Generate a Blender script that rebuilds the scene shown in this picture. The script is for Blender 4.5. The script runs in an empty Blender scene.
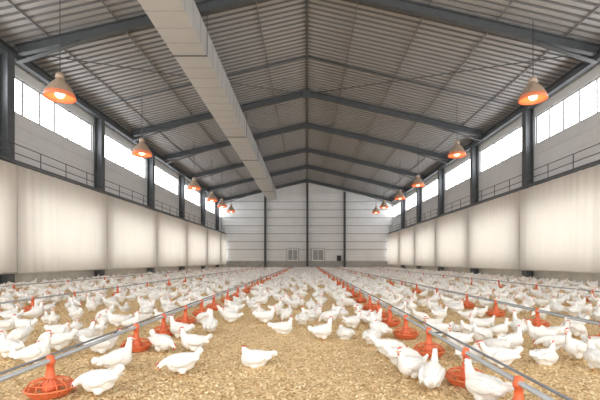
import bpy, bmesh, math, random
import numpy as np
from mathutils import Vector, Matrix, Euler
random.seed(7); rng=np.random.default_rng(7)
scene=bpy.context.scene
scene.view_settings.view_transform='Standard'
COL=scene.collection
CAMH=1.0; F=400.0; VX,VY=307.0,261.0
# ------------------------------------------------------------ materials
def mat(name,col,rough=0.7,metal=0.0,noise=0.0,nscale=5.0,bump=0.0,bscale=20.0,emit=None,estr=0.0,bdist=0.01,stretch=None):
    m=bpy.data.materials.new(name); m.use_nodes=True
    nt=m.node_tree; b=nt.nodes['Principled BSDF']
    b.inputs['Base Color'].default_value=(*col,1); b.inputs['Roughness'].default_value=rough
    b.inputs['Metallic'].default_value=metal
    tc=nt.nodes.new('ShaderNodeTexCoord'); vec=tc.outputs['Object']
    if stretch:
        mp=nt.nodes.new('ShaderNodeMapping'); mp.inputs['Scale'].default_value=stretch
        nt.links.new(vec,mp.inputs['Vector']); vec=mp.outputs['Vector']
    if noise>0:
        n=nt.nodes.new('ShaderNodeTexNoise'); n.inputs['Scale'].default_value=nscale; n.inputs['Detail'].default_value=5
        r=nt.nodes.new('ShaderNodeValToRGB')
        r.color_ramp.elements[0].position=0.3; r.color_ramp.elements[1].position=0.7
        r.color_ramp.elements[0].color=(*[c*(1-noise) for c in col],1)
        r.color_ramp.elements[1].color=(*[min(1,c*(1+noise*0.6)) for c in col],1)
        nt.links.new(vec,n.inputs['Vector']); nt.links.new(n.outputs['Fac'],r.inputs['Fac']); nt.links.new(r.outputs['Color'],b.inputs['Base Color'])
    if bump>0:
        n2=nt.nodes.new('ShaderNodeTexNoise'); n2.inputs['Scale'].default_value=bscale; n2.inputs['Detail'].default_value=4
        bp=nt.nodes.new('ShaderNodeBump'); bp.inputs['Strength'].default_value=bump; bp.inputs['Distance'].default_value=bdist
        nt.links.new(vec,n2.inputs['Vector']); nt.links.new(n2.outputs['Fac'],bp.inputs['Height']); nt.links.new(bp.outputs['Normal'],b.inputs['Normal'])
    if emit:
        b.inputs['Emission Color'].default_value=(*emit,1); b.inputs['Emission Strength'].default_value=estr
    return m
M_steel=mat('painted_steel_dark',(0.10,0.11,0.12),0.5,0.2,0.15,3)
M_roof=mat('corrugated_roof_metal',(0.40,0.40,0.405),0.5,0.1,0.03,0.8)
M_roofgroove=mat('groove_shade_purlin_grey',(0.21,0.21,0.215),0.6,0.0,0.03,0.8)  # darker grey paints shade into the roof grooves; purlins share the colour
M_wall=mat('wall_panel_grey',(0.70,0.72,0.74),0.6,0,0.04,1.5)
M_backwall=mat('back_panel_white',(0.82,0.84,0.86),0.55,0,0.04,0.7)
M_conc=mat('concrete',(0.42,0.42,0.41),0.9,0,0.15,2,0.3,15)
M_duct=mat('duct_sheet',(0.57,0.575,0.575),0.5,0.0,0.04,1.2)
M_ductseam=mat('duct_seam',(0.40,0.40,0.405),0.5)
M_pipe=mat('galvanised_pipe',(0.40,0.42,0.44),0.4,0.3,0.12,6)
M_pipe2=mat('dark_water_pipe',(0.20,0.21,0.23),0.4,0.1,0.1,6)
M_pipelight=mat('hem_tube',(0.54,0.52,0.49),0.6,0.0,0.05,6)
M_wire=mat('steel_wire',(0.1,0.1,0.1),0.5,0.5)
M_orange=mat('feeder_orange_plastic',(0.82,0.21,0.08),0.45,0,0.10,8)
M_red=mat('feeder_red_plastic',(0.78,0.16,0.06),0.42,0,0.08,8)
M_feed=mat('feed_grain',(0.5,0.3,0.13),0.9,0,0.4,80,0.6,90)
M_hen=mat('white_feathers',(0.83,0.82,0.79),0.9,0,0.07,24,0.45,50,bdist=0.008,stretch=(0.45,1,1.4))
M_comb=mat('comb_red_skin',(0.62,0.12,0.085),0.6,0,0.1,20)
M_beak=mat('beak_horn',(0.75,0.48,0.2),0.5,0,0.1,30)
M_leg=mat('leg_yellow_scales',(0.68,0.44,0.21),0.6,0,0.15,60)
M_eye=mat('eye_dark',(0.02,0.012,0.01),0.15)
M_winframe=mat('window_frame_grey',(0.44,0.46,0.48),0.5,0,0.03,2)
M_pane=mat('frosted_pane_daylight',(0.9,0.92,0.95),0.4,0,0.02,2,emit=(0.98,0.99,1.0),estr=6.0)
M_panelow=mat('frosted_side_pane_daylight',(0.9,0.92,0.95),0.4,0,0.02,2,emit=(1.0,0.985,0.95),estr=2.5)
M_shade=mat('lamp_enamel_taupe',(0.50,0.38,0.29),0.35,0.25,0.06,4)
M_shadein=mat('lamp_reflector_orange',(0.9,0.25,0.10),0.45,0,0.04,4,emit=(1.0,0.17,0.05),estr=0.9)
M_rim=mat('lamp_rim_painted_glow',(0.72,0.26,0.14),0.4,0.1,0.04,4,emit=(1.0,0.2,0.08),estr=0.22)  # orange colour and faint emission stand in for lamplight through the shade
M_bulb=mat('bulb_glow',(1,0.8,0.6),0.3,0,0.01,4,emit=(1.0,0.62,0.38),estr=9)
M_box=mat('box_white_enamel',(0.84,0.84,0.83),0.5,0,0.05,4)
M_boxgrey=mat('box_grey_enamel',(0.42,0.43,0.44),0.5,0,0.05,4)
M_dark=mat('dark_gap',(0.05,0.05,0.055),0.8)
# curtain : thin woven sheet letting daylight through
M_curt=bpy.data.materials.new('beige_translucent_curtain'); M_curt.use_nodes=True
nt=M_curt.node_tree; nt.nodes.clear()
o=nt.nodes.new('ShaderNodeOutputMaterial'); mx=nt.nodes.new('ShaderNodeMixShader'); mx.inputs[0].default_value=0.35
d=nt.nodes.new('ShaderNodeBsdfDiffuse'); t=nt.nodes.new('ShaderNodeBsdfTranslucent')
n=nt.nodes.new('ShaderNodeTexNoise'); n.inputs['Scale'].default_value=1.2; n.inputs['Detail'].default_value=5
r=nt.nodes.new('ShaderNodeValToRGB'); r.color_ramp.elements[0].color=(0.61,0.565,0.51,1); r.color_ramp.elements[1].color=(0.67,0.625,0.57,1)
tc=nt.nodes.new('ShaderNodeTexCoord'); nt.links.new(tc.outputs['Object'],n.inputs['Vector']); nt.links.new(n.outputs['Fac'],r.inputs['Fac'])
nt.links.new(r.outputs['Color'],d.inputs['Color']); t.inputs['Color'].default_value=(0.78,0.75,0.70,1)
nt.links.new(d.outputs[0],mx.inputs[1]); nt.links.new(t.outputs[0],mx.inputs[2]); nt.links.new(mx.outputs[0],o.inputs['Surface'])
# litter floor
M_floor=bpy.data.materials.new('wood_shaving_litter'); M_floor.use_nodes=True
nt=M_floor.node_tree; b=nt.nodes['Principled BSDF']; b.inputs['Roughness'].default_value=0.95
tc=nt.nodes.new('ShaderNodeTexCoord')
v=nt.nodes.new('ShaderNodeTexVoronoi'); v.inputs['Scale'].default_value=60
r=nt.nodes.new('ShaderNodeValToRGB'); cr=r.color_ramp
cr.elements[0].position=0.0; cr.elements[0].color=(0.48,0.31,0.13,1); cr.elements[1].position=1.0; cr.elements[1].color=(0.95,0.76,0.46,1)
e=cr.elements.new(0.4); e.color=(0.83,0.605,0.32,1)
sp=nt.nodes.new('ShaderNodeSeparateColor')
n=nt.nodes.new('ShaderNodeTexNoise'); n.inputs['Scale'].default_value=1.3; n.inputs['Detail'].default_value=6
mxx=nt.nodes.new('ShaderNodeMix'); mxx.data_type='RGBA'; mxx.blend_type='MULTIPLY'; mxx.inputs[0].default_value=0.3
r2=nt.nodes.new('ShaderNodeValToRGB'); r2.color_ramp.elements[0].position=0.35; r2.color_ramp.elements[0].color=(0.86,0.83,0.78,1); r2.color_ramp.elements[1].position=0.65; r2.color_ramp.elements[1].color=(1,1,1,1)
for nn in (v,n): nt.links.new(tc.outputs['Object'],nn.inputs['Vector'])
nt.links.new(v.outputs['Color'],sp.inputs[0]); nt.links.new(sp.outputs[0],r.inputs['Fac'])
nt.links.new(n.outputs['Fac'],r2.inputs['Fac']); nt.links.new(r.outputs['Color'],mxx.inputs[6]); nt.links.new(r2.outputs['Color'],mxx.inputs[7])
nt.links.new(mxx.outputs[2],b.inputs['Base Color'])
bp=nt.nodes.new('ShaderNodeBump'); bp.inputs['Strength'].default_value=0.35; bp.inputs['Distance'].default_value=0.008
nt.links.new(v.outputs['Distance'],bp.inputs['Height']); nt.links.new(bp.outputs['Normal'],b.inputs['Normal'])
M_chip=bpy.data.materials.new('wood_chips'); M_chip.use_nodes=True
nt=M_chip.node_tree; b=nt.nodes['Principled BSDF']; b.inputs['Roughness'].default_value=0.9
g=nt.nodes.new('ShaderNodeNewGeometry'); r=nt.nodes.new('ShaderNodeValToRGB')
r.color_ramp.elements[0].color=(0.36,0.21,0.08,1); r.color_ramp.elements[1].color=(0.98,0.84,0.56,1)
e=r.color_ramp.elements.new(0.4); e.color=(0.84,0.61,0.33,1)
nt.links.new(g.outputs['Random Per Island'],r.inputs['Fac']); nt.links.new(r.outputs['Color'],b.inputs['Base Color'])

# ------------------------------------------------------------ mesh helpers
class MB:
    def __init__(s): s.v=[]; s.f=[]; s.m=[]; s.sm=[]
    def add(s,vs,fs,mi=0,sm=False):
        o=len(s.v); s.v+= [tuple(p) for p in vs]
        for f in fs: s.f.append(tuple(i+o for i in f)); s.m.append(mi); s.sm.append(sm)
    def box(s,x0,x1,y0,y1,z0,z1,mi=0):
        vs=[(x0,y0,z0),(x1,y0,z0),(x1,y1,z0),(x0,y1,z0),(x0,y0,z1),(x1,y0,z1),(x1,y1,z1),(x0,y1,z1)]
        s.add(vs,[(0,3,2,1),(4,5,6,7),(0,1,5,4),(1,2,6,5),(2,3,7,6),(3,0,4,7)],mi)
    def prism(s,prof,p0,p1,up=(0,0,1),mi=0):
        p0=Vector(p0);p1=Vector(p1);d=(p1-p0).normalized();up=Vector(up)
        side=d.cross(up).normalized();u=side.cross(d).normalized();n=len(prof)
        vs=[p0+side*a+u*b for a,b in prof]+[p1+side*a+u*b for a,b in prof]
        fs=[(i,(i+1)%n,n+(i+1)%n,n+i) for i in range(n)]+[tuple(range(n))[::-1],tuple(range(n,2*n))]
        s.add(vs,fs,mi)
    def ibeam(s,p0,p1,h,w,tf=0.03,tw=0.02,up=(0,0,1),mi=0):
        a=w/2;b=h/2;t=tw/2
        s.prism([(-a,-b),(a,-b),(a,-b+tf),(t,-b+tf),(t,b-tf),(a,b-tf),(a,b),(-a,b),(-a,b-tf),(-t,b-tf),(-t,-b+tf),(-a,-b+tf)],p0,p1,up,mi)
    def tube(s,pts,rad,seg=8,mi=0,cap=True):
        pts=[Vector(p) for p in pts]; n=len(pts)
        if not hasattr(rad,'__len__'): rad=[rad]*n
        vs=[]
        for i,p in enumerate(pts):
            d=(pts[min(i+1,n-1)]-pts[max(i-1,0)]).normalized()
            ref=Vector((0,0,1)) if abs(d.z)<0.9 else Vector((0,1,0))
            a=d.cross(ref).normalized(); c=a.cross(d)
            for k in range(seg):
                th=2*math.pi*k/seg; vs.append(p+(a*math.cos(th)+c*math.sin(th))*rad[i])
        fs=[(i*seg+k,i*seg+(k+1)%seg,(i+1)*seg+(k+1)%seg,(i+1)*seg+k) for i in range(n-1) for k in range(seg)]
        if cap: fs+= [tuple(range(seg))[::-1],tuple(range((n-1)*seg,n*seg))]
        s.add(vs,fs,mi,True)
    def lathe(s,prof,seg=24,mi=0,c=(0,0,0)):
        vs=[(c[0]+r*math.cos(2*math.pi*k/seg),c[1]+r*math.sin(2*math.pi*k/seg),c[2]+z) for r,z in prof for k in range(seg)]
        fs=[(i*seg+k,i*seg+(k+1)%seg,(i+1)*seg+(k+1)%seg,(i+1)*seg+k) for i in range(len(prof)-1) for k in range(seg)]
        s.add(vs,fs,mi,True)
    def ell(s,c,r,rot=(0,0,0),seg=12,rings=8,mi=0):
        R=Euler(rot).to_matrix();c=Vector(c)
        vs=[];
        for i in range(rings+1):
            ph=math.pi*i/rings
            for k in range(seg):
                th=2*math.pi*k/seg
                vs.append(c+R@Vector((r[0]*math.cos(ph),r[1]*math.sin(ph)*math.cos(th),r[2]*math.sin(ph)*math.sin(th))))
        fs=[(i*seg+k,i*seg+(k+1)%seg,(i+1)*seg+(k+1)%seg,(i+1)*seg+k) for i in range(rings) for k in range(seg)]
        s.add(vs,fs,mi,True)
    def mesh(s,name,mats):
        me=bpy.data.meshes.new(name); me.from_pydata(s.v,[],s.f)
        for m in mats: me.materials.append(m)
        me.polygons.foreach_set('material_index',s.m); me.polygons.foreach_set('use_smooth',s.sm)
        me.update(); return me
def obj(name,me,parent=None,loc=(0,0,0),rot=(0,0,0),**kw):
    o=bpy.data.objects.new(name,me); COL.objects.link(o)
    if parent: o.parent=parent
    o.location=loc; o.rotation_euler=rot
    for k,v in kw.items(): o[k]=v
    return o
# ------------------------------------------------------------ dimensions
YN,YB=-7.0,57.8
HW=12.0; RIDGE=12.45; SL=0.2317
def zr(x): return RIDGE-SL*abs(x)
LC=[0.9,8.5,16.05,23.3,31.0,38.7,46.6,54.0]
RC=[0.2,7.4,14.6,21.9,28.9,36.1,43.2,50.5]
WX=12.35
# floor
mb=MB(); mb.box(-WX-.3,WX+.3,YN,YB+.3,-0.3,0)
obj('floor',mb.mesh('floor',[M_floor]),kind='structure',label='tan wood shaving litter floor of a barn',category='floor')
# ceiling: corrugated roof sheet, ribs running up the slope
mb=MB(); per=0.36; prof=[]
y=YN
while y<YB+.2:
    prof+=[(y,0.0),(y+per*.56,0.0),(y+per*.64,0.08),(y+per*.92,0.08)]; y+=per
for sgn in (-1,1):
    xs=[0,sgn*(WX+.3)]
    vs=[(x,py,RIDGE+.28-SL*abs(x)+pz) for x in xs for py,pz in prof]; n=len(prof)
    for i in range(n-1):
        mb.add([vs[i],vs[i+1],vs[n+i+1],vs[n+i]],[(0,1,2,3)],0 if i%4==0 else 1)  # groove faces get the darker grey as painted shade
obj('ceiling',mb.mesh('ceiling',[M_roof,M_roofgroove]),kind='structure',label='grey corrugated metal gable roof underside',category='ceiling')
# walls
def wall_side(name,sgn,cols):
    mb=MB(); X0,X1=sorted((sgn*WX,sgn*(WX+.25)))
    mb.box(X0,X1,YN,YB,0,0.55,1)          # kerb
    mb.box(X0,X1,YN,YB,0.55,1.0,0)
    mb.box(X0,X1,YN,YB,8.85,9.84,0)
    z=3.9
    while z<7.2:
        mb.box(X0,X1,YN,YB,z,z+0.56,0)
        xi=sgn*(WX-.03); a,b_=sorted((xi,sgn*WX)); mb.box(a,b_,YN,YB,z+.03,z+.53,0)
        z+=0.56
    for c in cols:
        mb.box(X0,X1,c-.45,c+.45,1.0,3.9,0); mb.box(X0,X1,c-.25,c+.25,z,8.85,0)
    o=obj(name,mb.mesh(name,[M_wall,M_conc]),kind='structure',label='light grey ribbed panel side wall on concrete kerb',category='wall')
    return z
ztop=wall_side('wall_left',-1,LC); wall_side('wall_right',1,RC)
wn=1
for sgn,cols in ((-1,LC),(1,RC)):
    allc=cols+[YB]
    for a,b in zip(allc[:-1],allc[1:]):
        for (z0,z1,m,off) in ((ztop,8.85,M_pane,.25),(1.0,3.9,M_panelow,.45)):
            y0=a+off; y1=b-(off if b<YB else 0.0)
            if y1-y0<0.5: continue
            e=obj('window_%d'%wn,None,loc=(sgn*(WX+.1),(y0+y1)/2,z0),kind='structure',category='window',
                  label='frosted daylight window strip with grey frame' if z0>5 else 'frosted side window behind the curtain'); wn+=1
            L=(y1-y0)/2; H=z1-z0
            mb=MB(); mb.box(-.01,.01,-L+.005,L-.005,.005,H-.005)
            obj('pane',mb.mesh('pane',[m]),e)
            if z0>5:
                mb=MB()
                mb.box(-.05,.05,-L+.003,L-.003,.003,.09)
                mb.box(-.05,.05,-L+.003,L-.003,H-.09,H-.003)
                k=6
                for i in range(k+1):
                    yy=-L+.05+(2*L-.10)*i/k; mb.box(-.035,.035,yy-.05,yy+.05,.07,H-.07)
                obj('frame',mb.mesh('frame',[M_winframe]),e)
# back wall
mb=MB()
def hwid(z): return min(WX+.25,(RIDGE+.24-z)/SL)
zs=[1.0]
while zs[-1]<RIDGE+.2: zs.append(min(zs[-1]+0.14,RIDGE+.22))
vs=[];fs=[]
for i,z in enumerate(zs):
    w=hwid(z); yy=YB-(0.03 if i%3 else 0.0)
    vs+=[(-w,yy,z),(w,yy,z)]
for i in range(len(zs)-1): fs.append((2*i,2*i+1,2*i+3,2*i+2))
mb.add(vs,fs,0)
mb.box(-WX-.25,WX+.25,YB-.12,YB+.2,0,1.0,1)
z=2.6
while z<9.6:
    mb.box(-WX,WX,YB-.075,YB-.03,z,z+.09,2); z+=1.15
obj('wall_back',mb.mesh('wall_back',[M_backwall,M_conc,M_ductseam]),kind='structure',label='white ribbed metal gable end wall on grey concrete base',category='wall')
# columns
def column(x,y,z1,name='steel_column',w=.4,d=.42,axis=(1,0,0),z0=0.0):
    mb=MB(); mb.ibeam((0,0,0),(0,0,z1-z0),d,w,.035,.025,up=axis)
    mb.box(-.25,.25,-.25,.25,0,.03)
    return obj(name,mb.mesh(name,[M_steel]),loc=(x,y,z0),category='column',label='dark grey steel H-section column against the barn wall',group='steel columns')
for x,cols in ((-12.08,LC),(12.08,RC)):
    for c in cols: column(x,c,9.28)
for x in (-6.0,0.05,5.4): column(x,YB-.38,zr(x)-.25,w=.28,d=.3)
# eave beams
for sgn in (-1,1):
    mb=MB(); mb.ibeam((0,YN,0),(0,YB-.2,0),.38,.3,.03,.025)
    obj('eave_beam',mb.mesh('eave_beam',[M_steel]),loc=(sgn*12.08,0,9.47),category='beam',label='long dark steel eave beam on wall columns')
# roof rafters
for yy in (1.5,9.0,16.5,27.3,33.7,41.2,48.6,56.9):
    mb=MB()
    for sgn in (-1,1):
        mb.ibeam((0,0,RIDGE),(sgn*11.95,0,zr(11.95)),.40,.22,.035,.025)
        mb.prism([(-.12,-.02),(.12,-.02),(.12,.02),(-.12,.02)],(sgn*8.6,0,zr(8.6)-.2),(sgn*11.95,0,zr(11.95)-.5))
    mb.box(-.3,.3,-.13,.13,RIDGE-.3,RIDGE+.16)
    obj('roof_rafter',mb.mesh('roof_rafter',[M_steel]),loc=(0,yy,0),category='beam',label='dark grey steel gable rafter frame under the roof',group='roof rafters')
# purlins
for sgn in (-1,1):
    for i in range(4):
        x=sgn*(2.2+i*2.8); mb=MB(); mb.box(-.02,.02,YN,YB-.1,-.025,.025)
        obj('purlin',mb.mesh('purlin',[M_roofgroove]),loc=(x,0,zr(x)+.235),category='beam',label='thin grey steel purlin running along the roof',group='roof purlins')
mb=MB(); mb.box(-.05,.05,YN,YB-.1,-.06,.06)
obj('ridge_beam',mb.mesh('ridge_beam',[M_steel]),loc=(0,0,RIDGE+.215),category='beam',label='thin dark steel ridge beam along the roof peak')
# bracing rods
def rod(p0,p1,r=.024):
    mb=MB(); mb.tube([Vector((0,0,0)),Vector(p1)-Vector(p0)],r,6)
    obj('brace_rod',mb.mesh('brace_rod',[M_steel]),loc=p0,category='rod',label='thin dark steel bracing rod under the roof',group='bracing rods')
for s in (-1,1): rod((s*.05,22.6,RIDGE+.1),(s*11.8,22.6,zr(11.8)+.02),.045)
for s in (-1,1):
    rod((s*.3,27.1,RIDGE-.1),(s*11.6,16.8,zr(11.6)-.05))
# duct
e=obj('air_duct',None,loc=(-4.8,YN,9.5),category='duct',label='long pale grey rectangular air duct hanging under the roof')
mb=MB(); mb.box(-.72,.64,0,55.3-YN,0,1.1)
obj('duct_body',mb.mesh('duct_body',[M_duct]),e)
mb=MB(); y=0.6
while y<55.3-YN:
    mb.box(-.73,.65,y-.015,y+.015,-.01,1.11); y+=1.0
obj('duct_seam',mb.mesh('duct_seam',[M_ductseam]),e,kind='stuff')
for yy in (16.5,27.3,33.7,41.2,48.6):
    mb=MB(); mb.tube([(-.75,0,0),(-.75,0,1.5)],.015,6); mb.tube([(.68,0,0),(.68,0,1.66)],.015,6); mb.box(-.75,.69,-.02,.02,-.06,-.028)
    obj('hanger',mb.mesh('hanger',[M_steel]),e,loc=(0,yy-YN,0))
# curtains, railing
for sgn,cols in ((-1,LC),(1,RC)):
    allc=cols+[YB-.25]
    for a,b in zip(allc[:-1],allc[1:]):
        L=b-a-.002; n=max(6,int(L/.05)); nz=14; mb=MB(); vs=[]
        ph=random.random()*6
        for j in range(nz+1):
            zz=-4.35*j/nz
            for i in range(n+1):
                u=L*i/n; ed=min(1,u/.5,(L-u)/.5)
                w=(.025*math.sin(u*4.0+ph+.6*math.sin(u*.9))*(0.35+.65*j/nz)+.012*math.sin(u*12.5+.4*zz+ph+math.sin(u*2.1)))*ed
                vs.append((w,u-L/2,zz))
        fs=[(j*(n+1)+i,j*(n+1)+i+1,(j+1)*(n+1)+i+1,(j+1)*(n+1)+i) for j in range(nz) for i in range(n)]
        mb.add(vs,fs,0,True)
        e=obj('curtain',None,loc=(sgn*11.62,(a+b)/2,4.88),category='curtain',label='beige translucent ventilation curtain hanging along the side wall',group='side curtains')
        obj('sheet',mb.mesh('curtain_sheet',[M_curt]),e)
        mb=MB(); mb.tube([(0,-L/2,-4.36),(0,L/2,-4.36)],.03,8); obj('hem_bar',mb.mesh('hem_bar',[M_pipelight]),e)
        mb=MB(); mb.tube([(0,-L/2,0.0),(0,L/2,0.0)],.04,8); obj('top_rail',mb.mesh('top_rail',[M_steel]),e)
        mb=MB(); mb.box(-.02,.02,L/2-.05,L/2,-4.33,-.04); obj('seam_strip',mb.mesh('seam_strip',[M_pipelight]),e)
    e=obj('walkway_railing',None,loc=(sgn*11.75,0,4.97),category='railing',label='dark metal walkway railing along the side wall above curtains')
    mb=MB(); mb.box(-.06,.06,0,YB-.3,0,.09); obj('base_beam',mb.mesh('base_beam',[M_steel]),e)
    for zz in (.38,.75):
        mb=MB(); mb.tube([(0,0,zz),(0,YB-.3,zz)],.02,6); obj('rail',mb.mesh('rail',[M_steel]),e)
    mb=MB(); mb.tube([(0,0,0.05),(0,0,.75)],.022,6); pm=mb.mesh('post',[M_steel])
    y=1.0
    while y<YB-.5: obj('post',pm,e,loc=(0,y,0)); y+=1.85
    mb=MB(); mb.tube([(0,0,0),(0,YB-.4,0)],.03,6)
    obj('service_pipe',mb.mesh('service_pipe',[M_pipe]),loc=(sgn*11.7,0,0.03),category='pipe',label='thin grey pipe along the foot of the side wall')
# exhaust vents on back wall
for x,w in ((-2.05,1.6),(1.6,1.8)):
    e=obj('exhaust_fan',None,loc=(x,YB-.13,.99),category='ventilation fan',label='white louvred exhaust fan box on the end wall')
    mb=MB(); mb.box(-w/2,w/2,-.25,0,0,.16);mb.box(-w/2,w/2,-.25,0,1.64,1.80);mb.box(-w/2,-w/2+.16,-.25,0,.16,1.64);mb.box(w/2-.16,w/2,-.25,0,.16,1.64);mb.box(-.06,.06,-.24,0,.16,1.64)
    obj('housing',mb.mesh('housing',[M_box]),e)
    mb=MB()
    for i in range(8):
        z=.16+i*.185; mb.add([(-w/2+.16,-.2,z),(w/2-.16,-.2,z),(w/2-.16,-.06,z+.13),(-w/2+.16,-.06,z+.13)],[(0,1,2,3)])
    mb.box(-w/2+.1,w/2-.1,-.04,-.01,.1,1.70,1)
    obj('louvre',mb.mesh('louvre',[M_duct,M_boxgrey]),e)
    mb=MB(); mb.box(-w/2-.10,w/2+.10,-.02,0.0,-.0,1.90); obj('surround',mb.mesh('surround',[M_boxgrey]),e)
mb=MB(); mb.box(-.3,.3,-.25,0,0,.8); mb.box(-.26,.26,-.27,-.25,.04,.76,1); mb.box(.16,.2,-.3,-.27,.35,.45)
obj('control_box',mb.mesh('control_box',[M_steel,M_dark]),loc=(4.6,YB-.13,.99),category='electrical box',label='small dark control box on the end wall')
# ------------------------------------------------------------ heat lamps
mb=MB()
mb.lathe([(.585,.12),(.55,.24),(.47,.40),(.35,.56),(.25,.66),(.20,.72),(.17,.76),(.02,.78)],32,0)
mb.lathe([(.02,.74),(.15,.72),(.23,.64),(.33,.54),(.45,.38),(.53,.23),(.57,.10)],32,1)
shade_me=mb.mesh('lamp_shade',[M_shade,M_shadein])
mb=MB(); mb.lathe([(.57,.10),(.59,0),(.61,-.015),(.63,.0),(.615,.08),(.575,.2),(.56,.2),(.575,.12)],32); rim_me=mb.mesh('rim',[M_rim])
mb=MB(); mb.lathe([(.01,.76),(.17,.76),(.17,.96),(.12,1.03),(.05,1.06),(.01,1.06)],20); sock_me=mb.mesh('socket',[M_shade])
mb=MB(); mb.ell((0,0,.16),(.17,.17,.20),(0,1.5708,0),seg=16,rings=10); mb.tube([(0,0,.3),(0,0,.76)],.08,12); bulb_me=mb.mesh('bulb',[M_bulb])
LS=.84
for px,py,X in ((60,98,-9),(142,155,-9),(194,189,-9),(212,201,-9),(222,207,-9),(231,212,-9),(533,100,9),(457,156,9),(418,186,9),(400,199,9),(384,208,9),(376,213,9)):
    Y=X*F/(px-VX); z=CAMH+(VY-py)*Y/F
    e=obj('heat_lamp',None,loc=(X,Y,z),category='lamp',label='taupe dome shaped hanging heat lamp with orange glow',group='heat lamps'); e.scale=(LS,LS,LS*1.05)
    obj('lamp_shade',shade_me,e); obj('rim',rim_me,e); obj('socket',sock_me,e); obj('bulb',bulb_me,e)
    mb=MB(); mb.tube([(0,0,1.04),(0,0,(zr(X)+.2-z)/(LS*1.05))],.02,6); obj('cable',mb.mesh('cable',[M_wire]),e)
# ------------------------------------------------------------ feeders
def pan_mb():
    mb=MB(); mb.lathe([(.001,.004),(.11,.004),(.135,.02),(.168,.060),(.176,.063),(.178,.058),(.181,.068),(.167,.072),(.125,.028),(.10,.016),(.001,.016)],28,0)
    for k in range(28):   # moulded ribs
        a=2*math.pi*k/28; c,s=math.cos(a),math.sin(a)
        mb.tube([(.115*c,.115*s,.008),(.139*c,.139*s,.022),(.172*c,.172*s,.062)],.0035,4,0)
    return mb
def add_grain(mb,mi): mb.lathe([(.13,.032),(.09,.040),(.04,.05),(.001,.05)],20,mi)
def add_cone(mb,mi):
    mb.lathe([(.001,.04),(.062,.04),(.066,.06),(.054,.09),(.038,.14),(.029,.19),(.026,.235),(.036,.237),(.036,.255),(.024,.30),(.001,.305)],16,mi)
def add_grille(mb,mi,seg=5,n=14):
    for k in range(n):
        a=2*math.pi*k/n; c,s=math.cos(a),math.sin(a)
        mb.tube([(.167*c,.167*s,.070),(.145*c,.145*s,.105),(.10*c,.10*s,.125),(.042*c,.042*s,.135)],.0042,seg,mi)
    pts=[(.145*math.cos(2*math.pi*k/24),.145*math.sin(2*math.pi*k/24),.105) for k in range(25)]
    mb.tube(pts,.0045,5,mi)
m1=pan_mb(); pan_me=m1.mesh('pan',[M_orange])
m2=MB(); add_grain(m2,0); grain_me=m2.mesh('feed',[M_feed])
m3=MB(); add_cone(m3,0); cone_me=m3.mesh('hopper_cone',[M_red])
m4=MB(); add_grille(m4,0); gr_me=m4.mesh('grille',[M_orange])
m5=pan_mb(); add_grain(m5,2); add_cone(m5,1); add_grille(m5,0,3,10); all_me=m5.mesh('pan_feeder',[M_orange,M_red,M_feed])
PIPEZ=.265; FS=.93
LINES=[(-1.9,[2.96,4.45],5.3,.95,1.0),(1.28,[2.42],3.22,.98,1.0),(3.4,[],4.6,1.3,1.0),(-5.35,[],7.8,1.4,1.0),(7.0,[],9.8,1.6,1.0),(-8.8,[],12.0,1.8,1.0)]
feed_pos=[]
for X,first,st,step,_ in LINES:
    ys=list(first); y=st
    while y<51: ys.append(y); y+=step*(1 if y<8 else 1.5 if y<16 else 2.2)
    for y in ys:
        feed_pos.append((X,y))
        lab='orange-red round pan feeder standing on litter under feed pipe'
        if y<9 and abs(X)<6:
            e=obj('pan_feeder',None,loc=(X,y,0.001),rot=(0,0,random.random()*6),category='feeder',label=lab,group='pan feeders')
            for nm,me in (('pan',pan_me),('feed',grain_me),('hopper_cone',cone_me),('grille',gr_me)): obj(nm,me,e)
        else:
            e=obj('pan_feeder',all_me,None,loc=(X,y,0.001),rot=(0,0,random.random()*6),category='feeder',label=lab,group='pan feeders')
        e.scale=(FS,FS,1)
    e=obj('feed_line',None,loc=(X,0,0),category='pipe',label='grey metal feed pipe line running over the pan feeders')
    y0=1.2; s=-1 if X<0 else 1
    mb=MB(); mb.tube([(0,y0,PIPEZ),(0,51.6,PIPEZ)],.017,12); obj('feed_pipe',mb.mesh('feed_pipe',[M_pipe]),e)
    mb=MB(); mb.tube([(s*.13,y0,PIPEZ-.01),(s*.13,51.6,PIPEZ-.01)],.010,8); obj('water_pipe',mb.mesh('water_pipe',[M_pipe2]),e)
    mb=MB(); y=y0+.6
    while y<51.5:
        a,b=sorted((0,s*.135)); mb.box(a,b,y-.008,y+.008,PIPEZ-.024,PIPEZ-.012); y+=2.4
    obj('bracket',mb.mesh('bracket',[M_steel]),e,kind='stuff')
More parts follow.
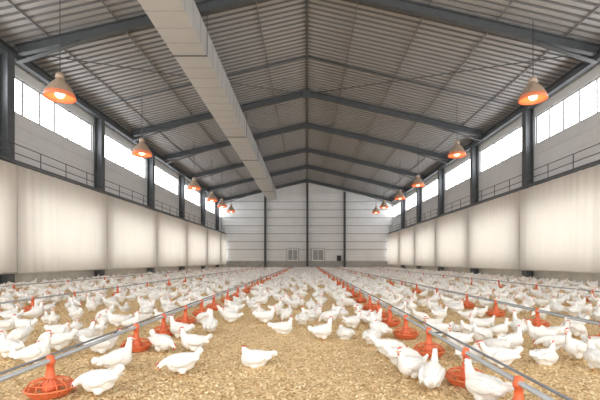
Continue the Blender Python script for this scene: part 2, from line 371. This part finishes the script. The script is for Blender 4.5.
# ------------------------------------------------------------ hens
def bake(mb_,voxel,smooth_it,dec):
    me=mb_.mesh('tmp',[M_hen]); o=bpy.data.objects.new('tmp',me); COL.objects.link(o)
    m=o.modifiers.new('r','REMESH'); m.mode='VOXEL'; m.voxel_size=voxel
    m=o.modifiers.new('s','SMOOTH'); m.factor=.5; m.iterations=smooth_it
    if dec<1: m=o.modifiers.new('d','DECIMATE'); m.ratio=dec
    dg=bpy.context.evaluated_depsgraph_get(); dg.update()
    ev=o.evaluated_get(dg); r=bpy.data.meshes.new_from_object(ev)
    bpy.data.objects.remove(o); 
    V=[tuple(v.co) for v in r.vertices]; P=[tuple(p.vertices) for p in r.polygons]
    bpy.data.meshes.remove(r); return V,P
D0=-.045
POSES={
 'stand':dict(neck=[(.10,.235,.064),(.135,.290,.044),(.150,.335,.032)],head=(.160,0,.370),hp=-.05,hy=0,legs=(0,0),dz=D0,pitch=-.12,tail=.6),
 'alert':dict(neck=[(.09,.245,.062),(.118,.315,.041),(.128,.375,.030)],head=(.138,0,.412),hp=0,hy=.3,legs=(.03,-.02),dz=D0,pitch=-.34,tail=.35),
 'walk':dict(neck=[(.11,.225,.064),(.155,.265,.043),(.18,.302,.031)],head=(.198,0,.332),hp=-.1,hy=-.2,legs=(.06,-.06),dz=D0,pitch=-.05,tail=.7),
 'peck':dict(neck=[(.12,.20,.062),(.165,.170,.043),(.195,.125,.032)],head=(.212,0,.095),hp=-1.0,hy=0,legs=(.02,-.01),dz=D0,pitch=.25,tail=.85),
 'sit':dict(neck=[(.085,.235,.062),(.11,.275,.044),(.122,.315,.032)],head=(.134,0,.345),hp=-.05,hy=.5,legs=None,dz=-.115,pitch=-.03,tail=.35),
 'feed':dict(neck=[(.12,.21,.064),(.175,.205,.043),(.21,.185,.032)],head=(.232,0,.165),hp=-.7,hy=.1,legs=(0,.02),dz=D0,pitch=.12,tail=.7),
 'rest':dict(neck=[(.08,.24,.066),(.10,.265,.050),(.112,.29,.037)],head=(.128,0,.308),hp=-.1,hy=-.5,legs=None,dz=-.115,pitch=.0,tail=.25),
 'look':dict(neck=[(.10,.235,.062),(.130,.285,.043),(.138,.332,.032)],head=(.140,.012,.366),hp=-.1,hy=1.1,legs=(-.02,.03),dz=D0,pitch=-.15,tail=.5),
}
def build_hen(p):
    dz=p['dz']; pt=p['pitch']
    C=Vector((0,0,.205+dz)); R=Euler((0,pt,0)).to_matrix()
    def P(x,y,z): return C+R@Vector((x,y,z))
    mb=MB()
    def E(c,r,rot=(0,0,0)):
        q=(Euler((0,pt,0)).to_matrix()@Euler(rot).to_matrix()).to_euler(); mb.ell(P(*c),r,q)
    E((0,0,0),(.15,.102,.100)); E((.065,0,-.005),(.095,.096,.100)); E((-.09,0,.02),(.095,.074,.070))
    E((-.02,0,-.045),(.11,.076,.065))
    for s in (-1,1):
        E((-.015,s*.094,.018),(.118,.024,.060),(0,.12,s*.06)); E((-.11,s*.076,.020),(.095,.013,.030),(0,.0,s*.16))
        E((.0,s*.048,-.075),(.05,.036,.055))
    ta=p['tail']
    for k in range(-2,3):
        a=ta+.13*k; L=.078-.006*abs(k)
        E((-.140-.05*math.cos(a),.006*k,.035+.05*math.sin(a)),(L,.015,.020),(0,a,0))
    E((-.15,0,.04),(.065,.040,.042),(0,ta,0))
    hd=Vector((p['head'][0],p['head'][1],p['head'][2]+dz))
    npts=[P(.06,0,.015)]+[Vector((x,0,z+dz)) for x,z,_ in p['neck']]+[hd]; nr=[.084]+[q for _,_,q in p['neck']]+[.027]
    for i in range(len(npts)-1):
        for t in (0,.2,.4,.6,.8,1):
            r=nr[i]*(1-t)+nr[i+1]*t; c=npts[i].lerp(npts[i+1],t); mb.ell(c,(r,r*.92,r))
    HR=Matrix.Rotation(p['hy'],3,'Z')@Matrix.Rotation(-p['hp'],3,'Y')
    mb.ell(hd,(.036,.027,.030),HR.to_euler())
    def H(x,y,z): return hd+HR@Vector((x,y,z))
    V,Pf=bake(mb,.0065,7,.7)
    V2,P2=bake(mb,.012,3,.45)
    V3,P3=bake(mb,.026,1,.5)
    if p['legs'] is None:
        V=[(a,b_,max(c,.002)) for a,b_,c in V]; V2=[(a,b_,max(c,.002)) for a,b_,c in V2]; V3=[(a,b_,max(c,.002)) for a,b_,c in V3]
    # comb, wattle, beak, eyes
    comb=MB(); pr=[(-.022,.018),(-.028,.034),(-.018,.032),(-.012,.044),(-.002,.036),(.006,.046),(.013,.034),(.020,.040),(.026,.026),(.029,.012),(.0,.014)]
    n=len(pr); comb.add([H(x,.005,z) for x,z in pr]+[H(x,-.005,z) for x,z in pr],[tuple(range(n)),tuple(range(n,2*n))[::-1]]+[((i+1)%n,i,n+i,n+(i+1)%n) for i in range(n)])
    wat=MB()
    for s in (-1,1): wat.ell(H(.026,s*.008,-.029),(.007,.005,.012),HR.to_euler(),8,6)
    wat.ell(H(.018,.0,-.002),(.018,.0250,.010),HR.to_euler(),10,6)
    beak=MB(); beak.tube([H(.026,0,0),H(.045,0,-.002),H(.058,0,-.010)],[.012,.009,.001],8)
    eyes=[]
    for s in (-1,1):
        eye=MB(); eye.ell(H(.014,s*.0250,.006),(.0055,.004,.0055),HR.to_euler(),8,6); eyes.append(eye.mesh('eye',[M_eye]))
    legs=MB(); lg=p['legs']
    if lg is not None:
        for s,f in zip((-1,1),lg):
            y=s*.045; top=P(0,s*.045,-.10); hock=Vector((f*.5-.018,y,.056)); ft=Vector((f+.0,y,.010))
            legs.tube([top,hock,ft],[.016,.008,.007],7)
            for a,l in ((.45,.05),(0,.06),(-.45,.05),(math.pi,.028)):
                legs.tube([ft,ft+Vector((l*.6*math.cos(a),l*.6*math.sin(a),-.001)),ft+Vector((l*math.cos(a),l*math.sin(a),-.006))],[.007,.0055,.003],5)
    body=MB(); body.add(V,Pf,0,True); body.add(legs.v,legs.f,1,True)
    mid=MB(); mid.add(V2,P2,0,True); mid.add(legs.v,legs.f,1,True); mid.add(comb.v,comb.f,2); mid.add(wat.v,wat.f,2,True); mid.add(beak.v,beak.f,3,True)
    low=MB(); low.add(V3,P3,0,True)
    low.add([H(-.024,.005,.018),H(.026,.005,.018),H(.0,.005,.044),H(-.024,-.005,.018),H(.026,-.005,.018),H(0,-.005,.044)],[(0,1,2),(5,4,3),(0,2,5,3),(1,4,5,2)],1)
    low.add([H(.022,.012,-.034),H(.045,0,0),H(.022,-.012,-.034),H(.01,0,-.034)],[(0,1,3),(1,2,3)],1)
    if lg is not None:
        for s,f in zip((-1,1),lg):
            y=s*.045; low.add([(f*.5-.025,y,.11),(f*.5+.0,y,.11),(f+.02,y,0),(f-.005,y,0)],[(0,1,2,3)],2)
    return dict(body=body.mesh('hen_body',[M_hen,M_leg]),comb=comb.mesh('comb',[M_comb]),wattle=wat.mesh('wattle',[M_comb]),
                beak=beak.mesh('beak',[M_beak]),eyes=eyes,mid=mid.mesh('hen_mid',[M_hen,M_leg,M_comb,M_beak]),low=low)
H={k:build_hen(p) for k,p in POSES.items()}
DESC={'stand':'white hen standing on the litter with red comb','alert':'white hen standing upright with raised neck and red comb',
 'walk':'white hen walking on the litter with neck forward','peck':'white hen pecking at the litter with lowered head',
 'sit':'white hen sitting on the litter with folded legs','feed':'white hen leaning forward to eat with lowered head',
 'rest':'white hen resting on the litter with neck drawn in','look':'white hen standing with its head turned sideways'}
placed=[]  # x,y,rot,pose,scale
def px2(px,py): Y=F*CAMH/(py-VY); return ((px-VX)*Y/F,Y)
# heading: 0 = towards +X (right), 90 = away
HAND=[(100,397,178,'feed'),(117,373,10,'alert'),(182,376,190,'feed'),(255,366,178,'rest'),(35,366,15,'alert'),(10,360,160,'look'),
 (82,347,60,'stand'),(96,341,150,'peck'),(157,353,-30,'feed'),(194,353,200,'stand'),(210,334,95,'alert'),(283,333,10,'sit'),
 (302,327,80,'look'),(322,341,30,'stand'),(345,339,120,'rest'),(352,330,40,'walk'),(372,347,60,'stand'),(388,359,10,'feed'),
 (402,371,20,'feed'),(414,381,-150,'stand'),(441,388,60,'alert'),(488,408,120,'stand'),(500,370,170,'walk'),(512,352,20,'look'),
 (577,361,190,'alert'),(597,372,80,'stand'),(541,345,160,'stand'),(458,352,200,'look'),(482,346,30,'peck'),(60,336,0,'rest'),
 (25,334,170,'walk'),(5,330,30,'sit'),(118,328,200,'stand'),(330,324,160,'peck'),(315,317,20,'rest'),(228,320,200,'walk'),
 (520,336,100,'alert'),(575,338,10,'peck'),(365,324,200,'stand'),(342,318,70,'rest'),(172,338,160,'stand'),(128,352,30,'walk'),
 (384,338,130,'alert'),(470,362,30,'rest'),(545,364,20,'sit'),(60,352,190,'feed')]
HS=0.77
for px,py,h,po in HAND:
    x,y=px2(px,py)
    placed.append([x,y,math.radians(h),po,HS+.05+random.uniform(-.03,.03)])
for it in range(60):   # ease near birds clear of the pans and of each other
    for i,p in enumerate(placed):
        for (fx,fy) in feed_pos:
            dx,dy=p[0]-fx,p[1]-fy; dd=math.hypot(dx,dy)
            if dd<.35: p[0]+=dx/dd*(.35-dd)*.5; p[1]+=dy/dd*(.35-dd)*.5
        for q in placed[:i]:
            dx,dy=p[0]-q[0],p[1]-q[1]; dd=math.hypot(dx,dy)
            if dd<.29:
                k=(.29-dd)*.4/dd; p[0]+=dx*k;p[1]+=dy*k;q[0]-=dx*k;q[1]-=dy*k
cell={}
def near(x,y,dm):
    ci,cj=int(x//.5),int(y//.5)
    for i in range(ci-1,ci+2):
        for j in range(cj-1,cj+2):
            for (a,b) in cell.get((i,j),()):
                if (a-x)**2+(b-y)**2<dm*dm: return True
    return False
def put(x,y): cell.setdefault((int(x//.5),int(y//.5)),[]).append((x,y))
for p in placed: put(p[0],p[1])
def dens(x,y):
    if -1.6<x<1.0:
        if y<6.2: return 0
        if y<7.5: return .10 if x<-.7 else .25
        if y<10: return .2 if x<-.6 else .5
        return .8
    if x>=1.0:
        if y<3.8: return 0
        if y<8: return .35
        return .7
    if y<4.6: return 0
    return .25 if y<8 else .6
posn=['stand','alert','walk','peck','sit','feed','rest','look']; wts=[.15,.11,.13,.13,.13,.13,.13,.11]
tries=0
while tries<60000 and len(placed)<3600:
    tries+=1
    y=3.6+(53-3.6)*random.random()**1.05
    x=random.uniform(-.80*y-.3,.77*y+.3)
    if abs(x)>11.2: continue
    if random.random()>dens(x,y): continue
    bad=False; nl=None
    for L in LINES:
        dx=abs(x-L[0]+ (.03 if L[0]<0 else -.03))
        if dx<(.30 if y<7 else .23): bad=True
        elif dx<.6: nl=L[0]
    if not bad and y>=7:
        for (fx,fy) in feed_pos:
            if (fx-x)**2+(fy-y)**2<.12: bad=True; break
    if bad or near(x,y,.37 if y<16 else .32): continue
    po=random.choices(posn,wts)[0]; rot=random.random()*6.283
    if nl is not None and random.random()<.5: rot=(math.pi if x>nl else 0)+random.uniform(-.6,.6)
    sc=HS*random.uniform(.88,1.08)
    placed.append((x,y,rot,po,sc)); put(x,y)
placed.sort(key=lambda p:p[1])
for i,(x,y,rot,po,sc) in enumerate(placed[:300]):
    h=H[po]; kw=dict(category='hen',label=DESC[po],group='white hens on the litter')
    if i<75:
        e=obj('hen',h['body'],None,(x,y,0.0),(0,0,rot),**kw); e.scale=(sc,)*3
        for nm in ('comb','wattle','beak'): obj(nm,h[nm],e)
        for em in h['eyes']: obj('eye',em,e)
    else:
        e=obj('hen',h['mid'],None,(x,y,0.0),(0,0,rot),**kw); e.scale=(sc,)*3
VV=[];FF=[];MM=[];off=0
arr={k:(np.array(H[k]['low'].v),H[k]['low'].f,H[k]['low'].m) for k in H}
for (x,y,rot,po,sc) in placed[300:]:
    v,f,m=arr[po]; c,s=math.cos(rot),math.sin(rot)
    w=np.empty_like(v); w[:,0]=(v[:,0]*c-v[:,1]*s)*sc+x; w[:,1]=(v[:,0]*s+v[:,1]*c)*sc+y; w[:,2]=v[:,2]*sc
    VV.append(w); FF+=[tuple(a+off for a in q) for q in f]; MM+=m; off+=len(v)
me=bpy.data.meshes.new('hen_flock'); me.from_pydata(np.concatenate(VV).tolist(),[],FF)
for m in (M_hen,M_comb,M_leg): me.materials.append(m)
me.polygons.foreach_set('material_index',MM); me.polygons.foreach_set('use_smooth',[True]*len(FF)); me.update()
obj('hen_flock',me,kind='stuff',category='hens',label='dense distant flock of white hens covering the litter',group='white hens on the litter')
# litter chips
N=70000
yy=2.2+7.5*rng.random(N)**1.5; xx=(rng.random(N)*1.62-.81)*yy
L=.006+.010*rng.random(N); W=.0035+.0045*rng.random(N); a=rng.random(N)*6.283; tl=(rng.random(N)-.5)*.9; z=.003+.005*rng.random(N)
dx=np.stack([np.cos(a)*np.cos(tl),np.sin(a)*np.cos(tl),np.sin(tl)],1)*L[:,None]; dy=np.stack([-np.sin(a),np.cos(a),(rng.random(N)-.5)*.8],1)*W[:,None]
c=np.stack([xx,yy,z],1); V=np.stack([c-dx-dy,c+dx-dy,c+dx+dy,c-dx+dy],1).reshape(-1,3)
me=bpy.data.meshes.new('wood_shavings'); me.vertices.add(4*N); me.vertices.foreach_set('co',V.ravel())
me.loops.add(4*N); me.loops.foreach_set('vertex_index',np.arange(4*N)); me.polygons.add(N); me.polygons.foreach_set('loop_start',np.arange(0,4*N,4)); me.polygons.foreach_set('loop_total',np.full(N,4))
me.materials.append(M_chip); me.update(calc_edges=True)
obj('wood_shavings',me,kind='stuff',category='litter',label='loose pale wood shavings scattered over the floor')
# ------------------------------------------------------------ world & camera
w=bpy.data.worlds.new('world'); scene.world=w; w.use_nodes=True
bg=w.node_tree.nodes['Background']; bg.inputs[0].default_value=(1.0,.985,.965,1); bg.inputs[1].default_value=3.6
cd=bpy.data.cameras.new('camera'); cam=bpy.data.objects.new('camera',cd); COL.objects.link(cam)
cam.location=(0,0,CAMH); cam.rotation_euler=(math.radians(90),0,0)
cd.lens=24; cd.sensor_width=36; cd.sensor_fit='HORIZONTAL'; cd.shift_x=-(VX-300)/600; cd.shift_y=(VY-200)/600; cd.clip_end=300
scene.camera=cam
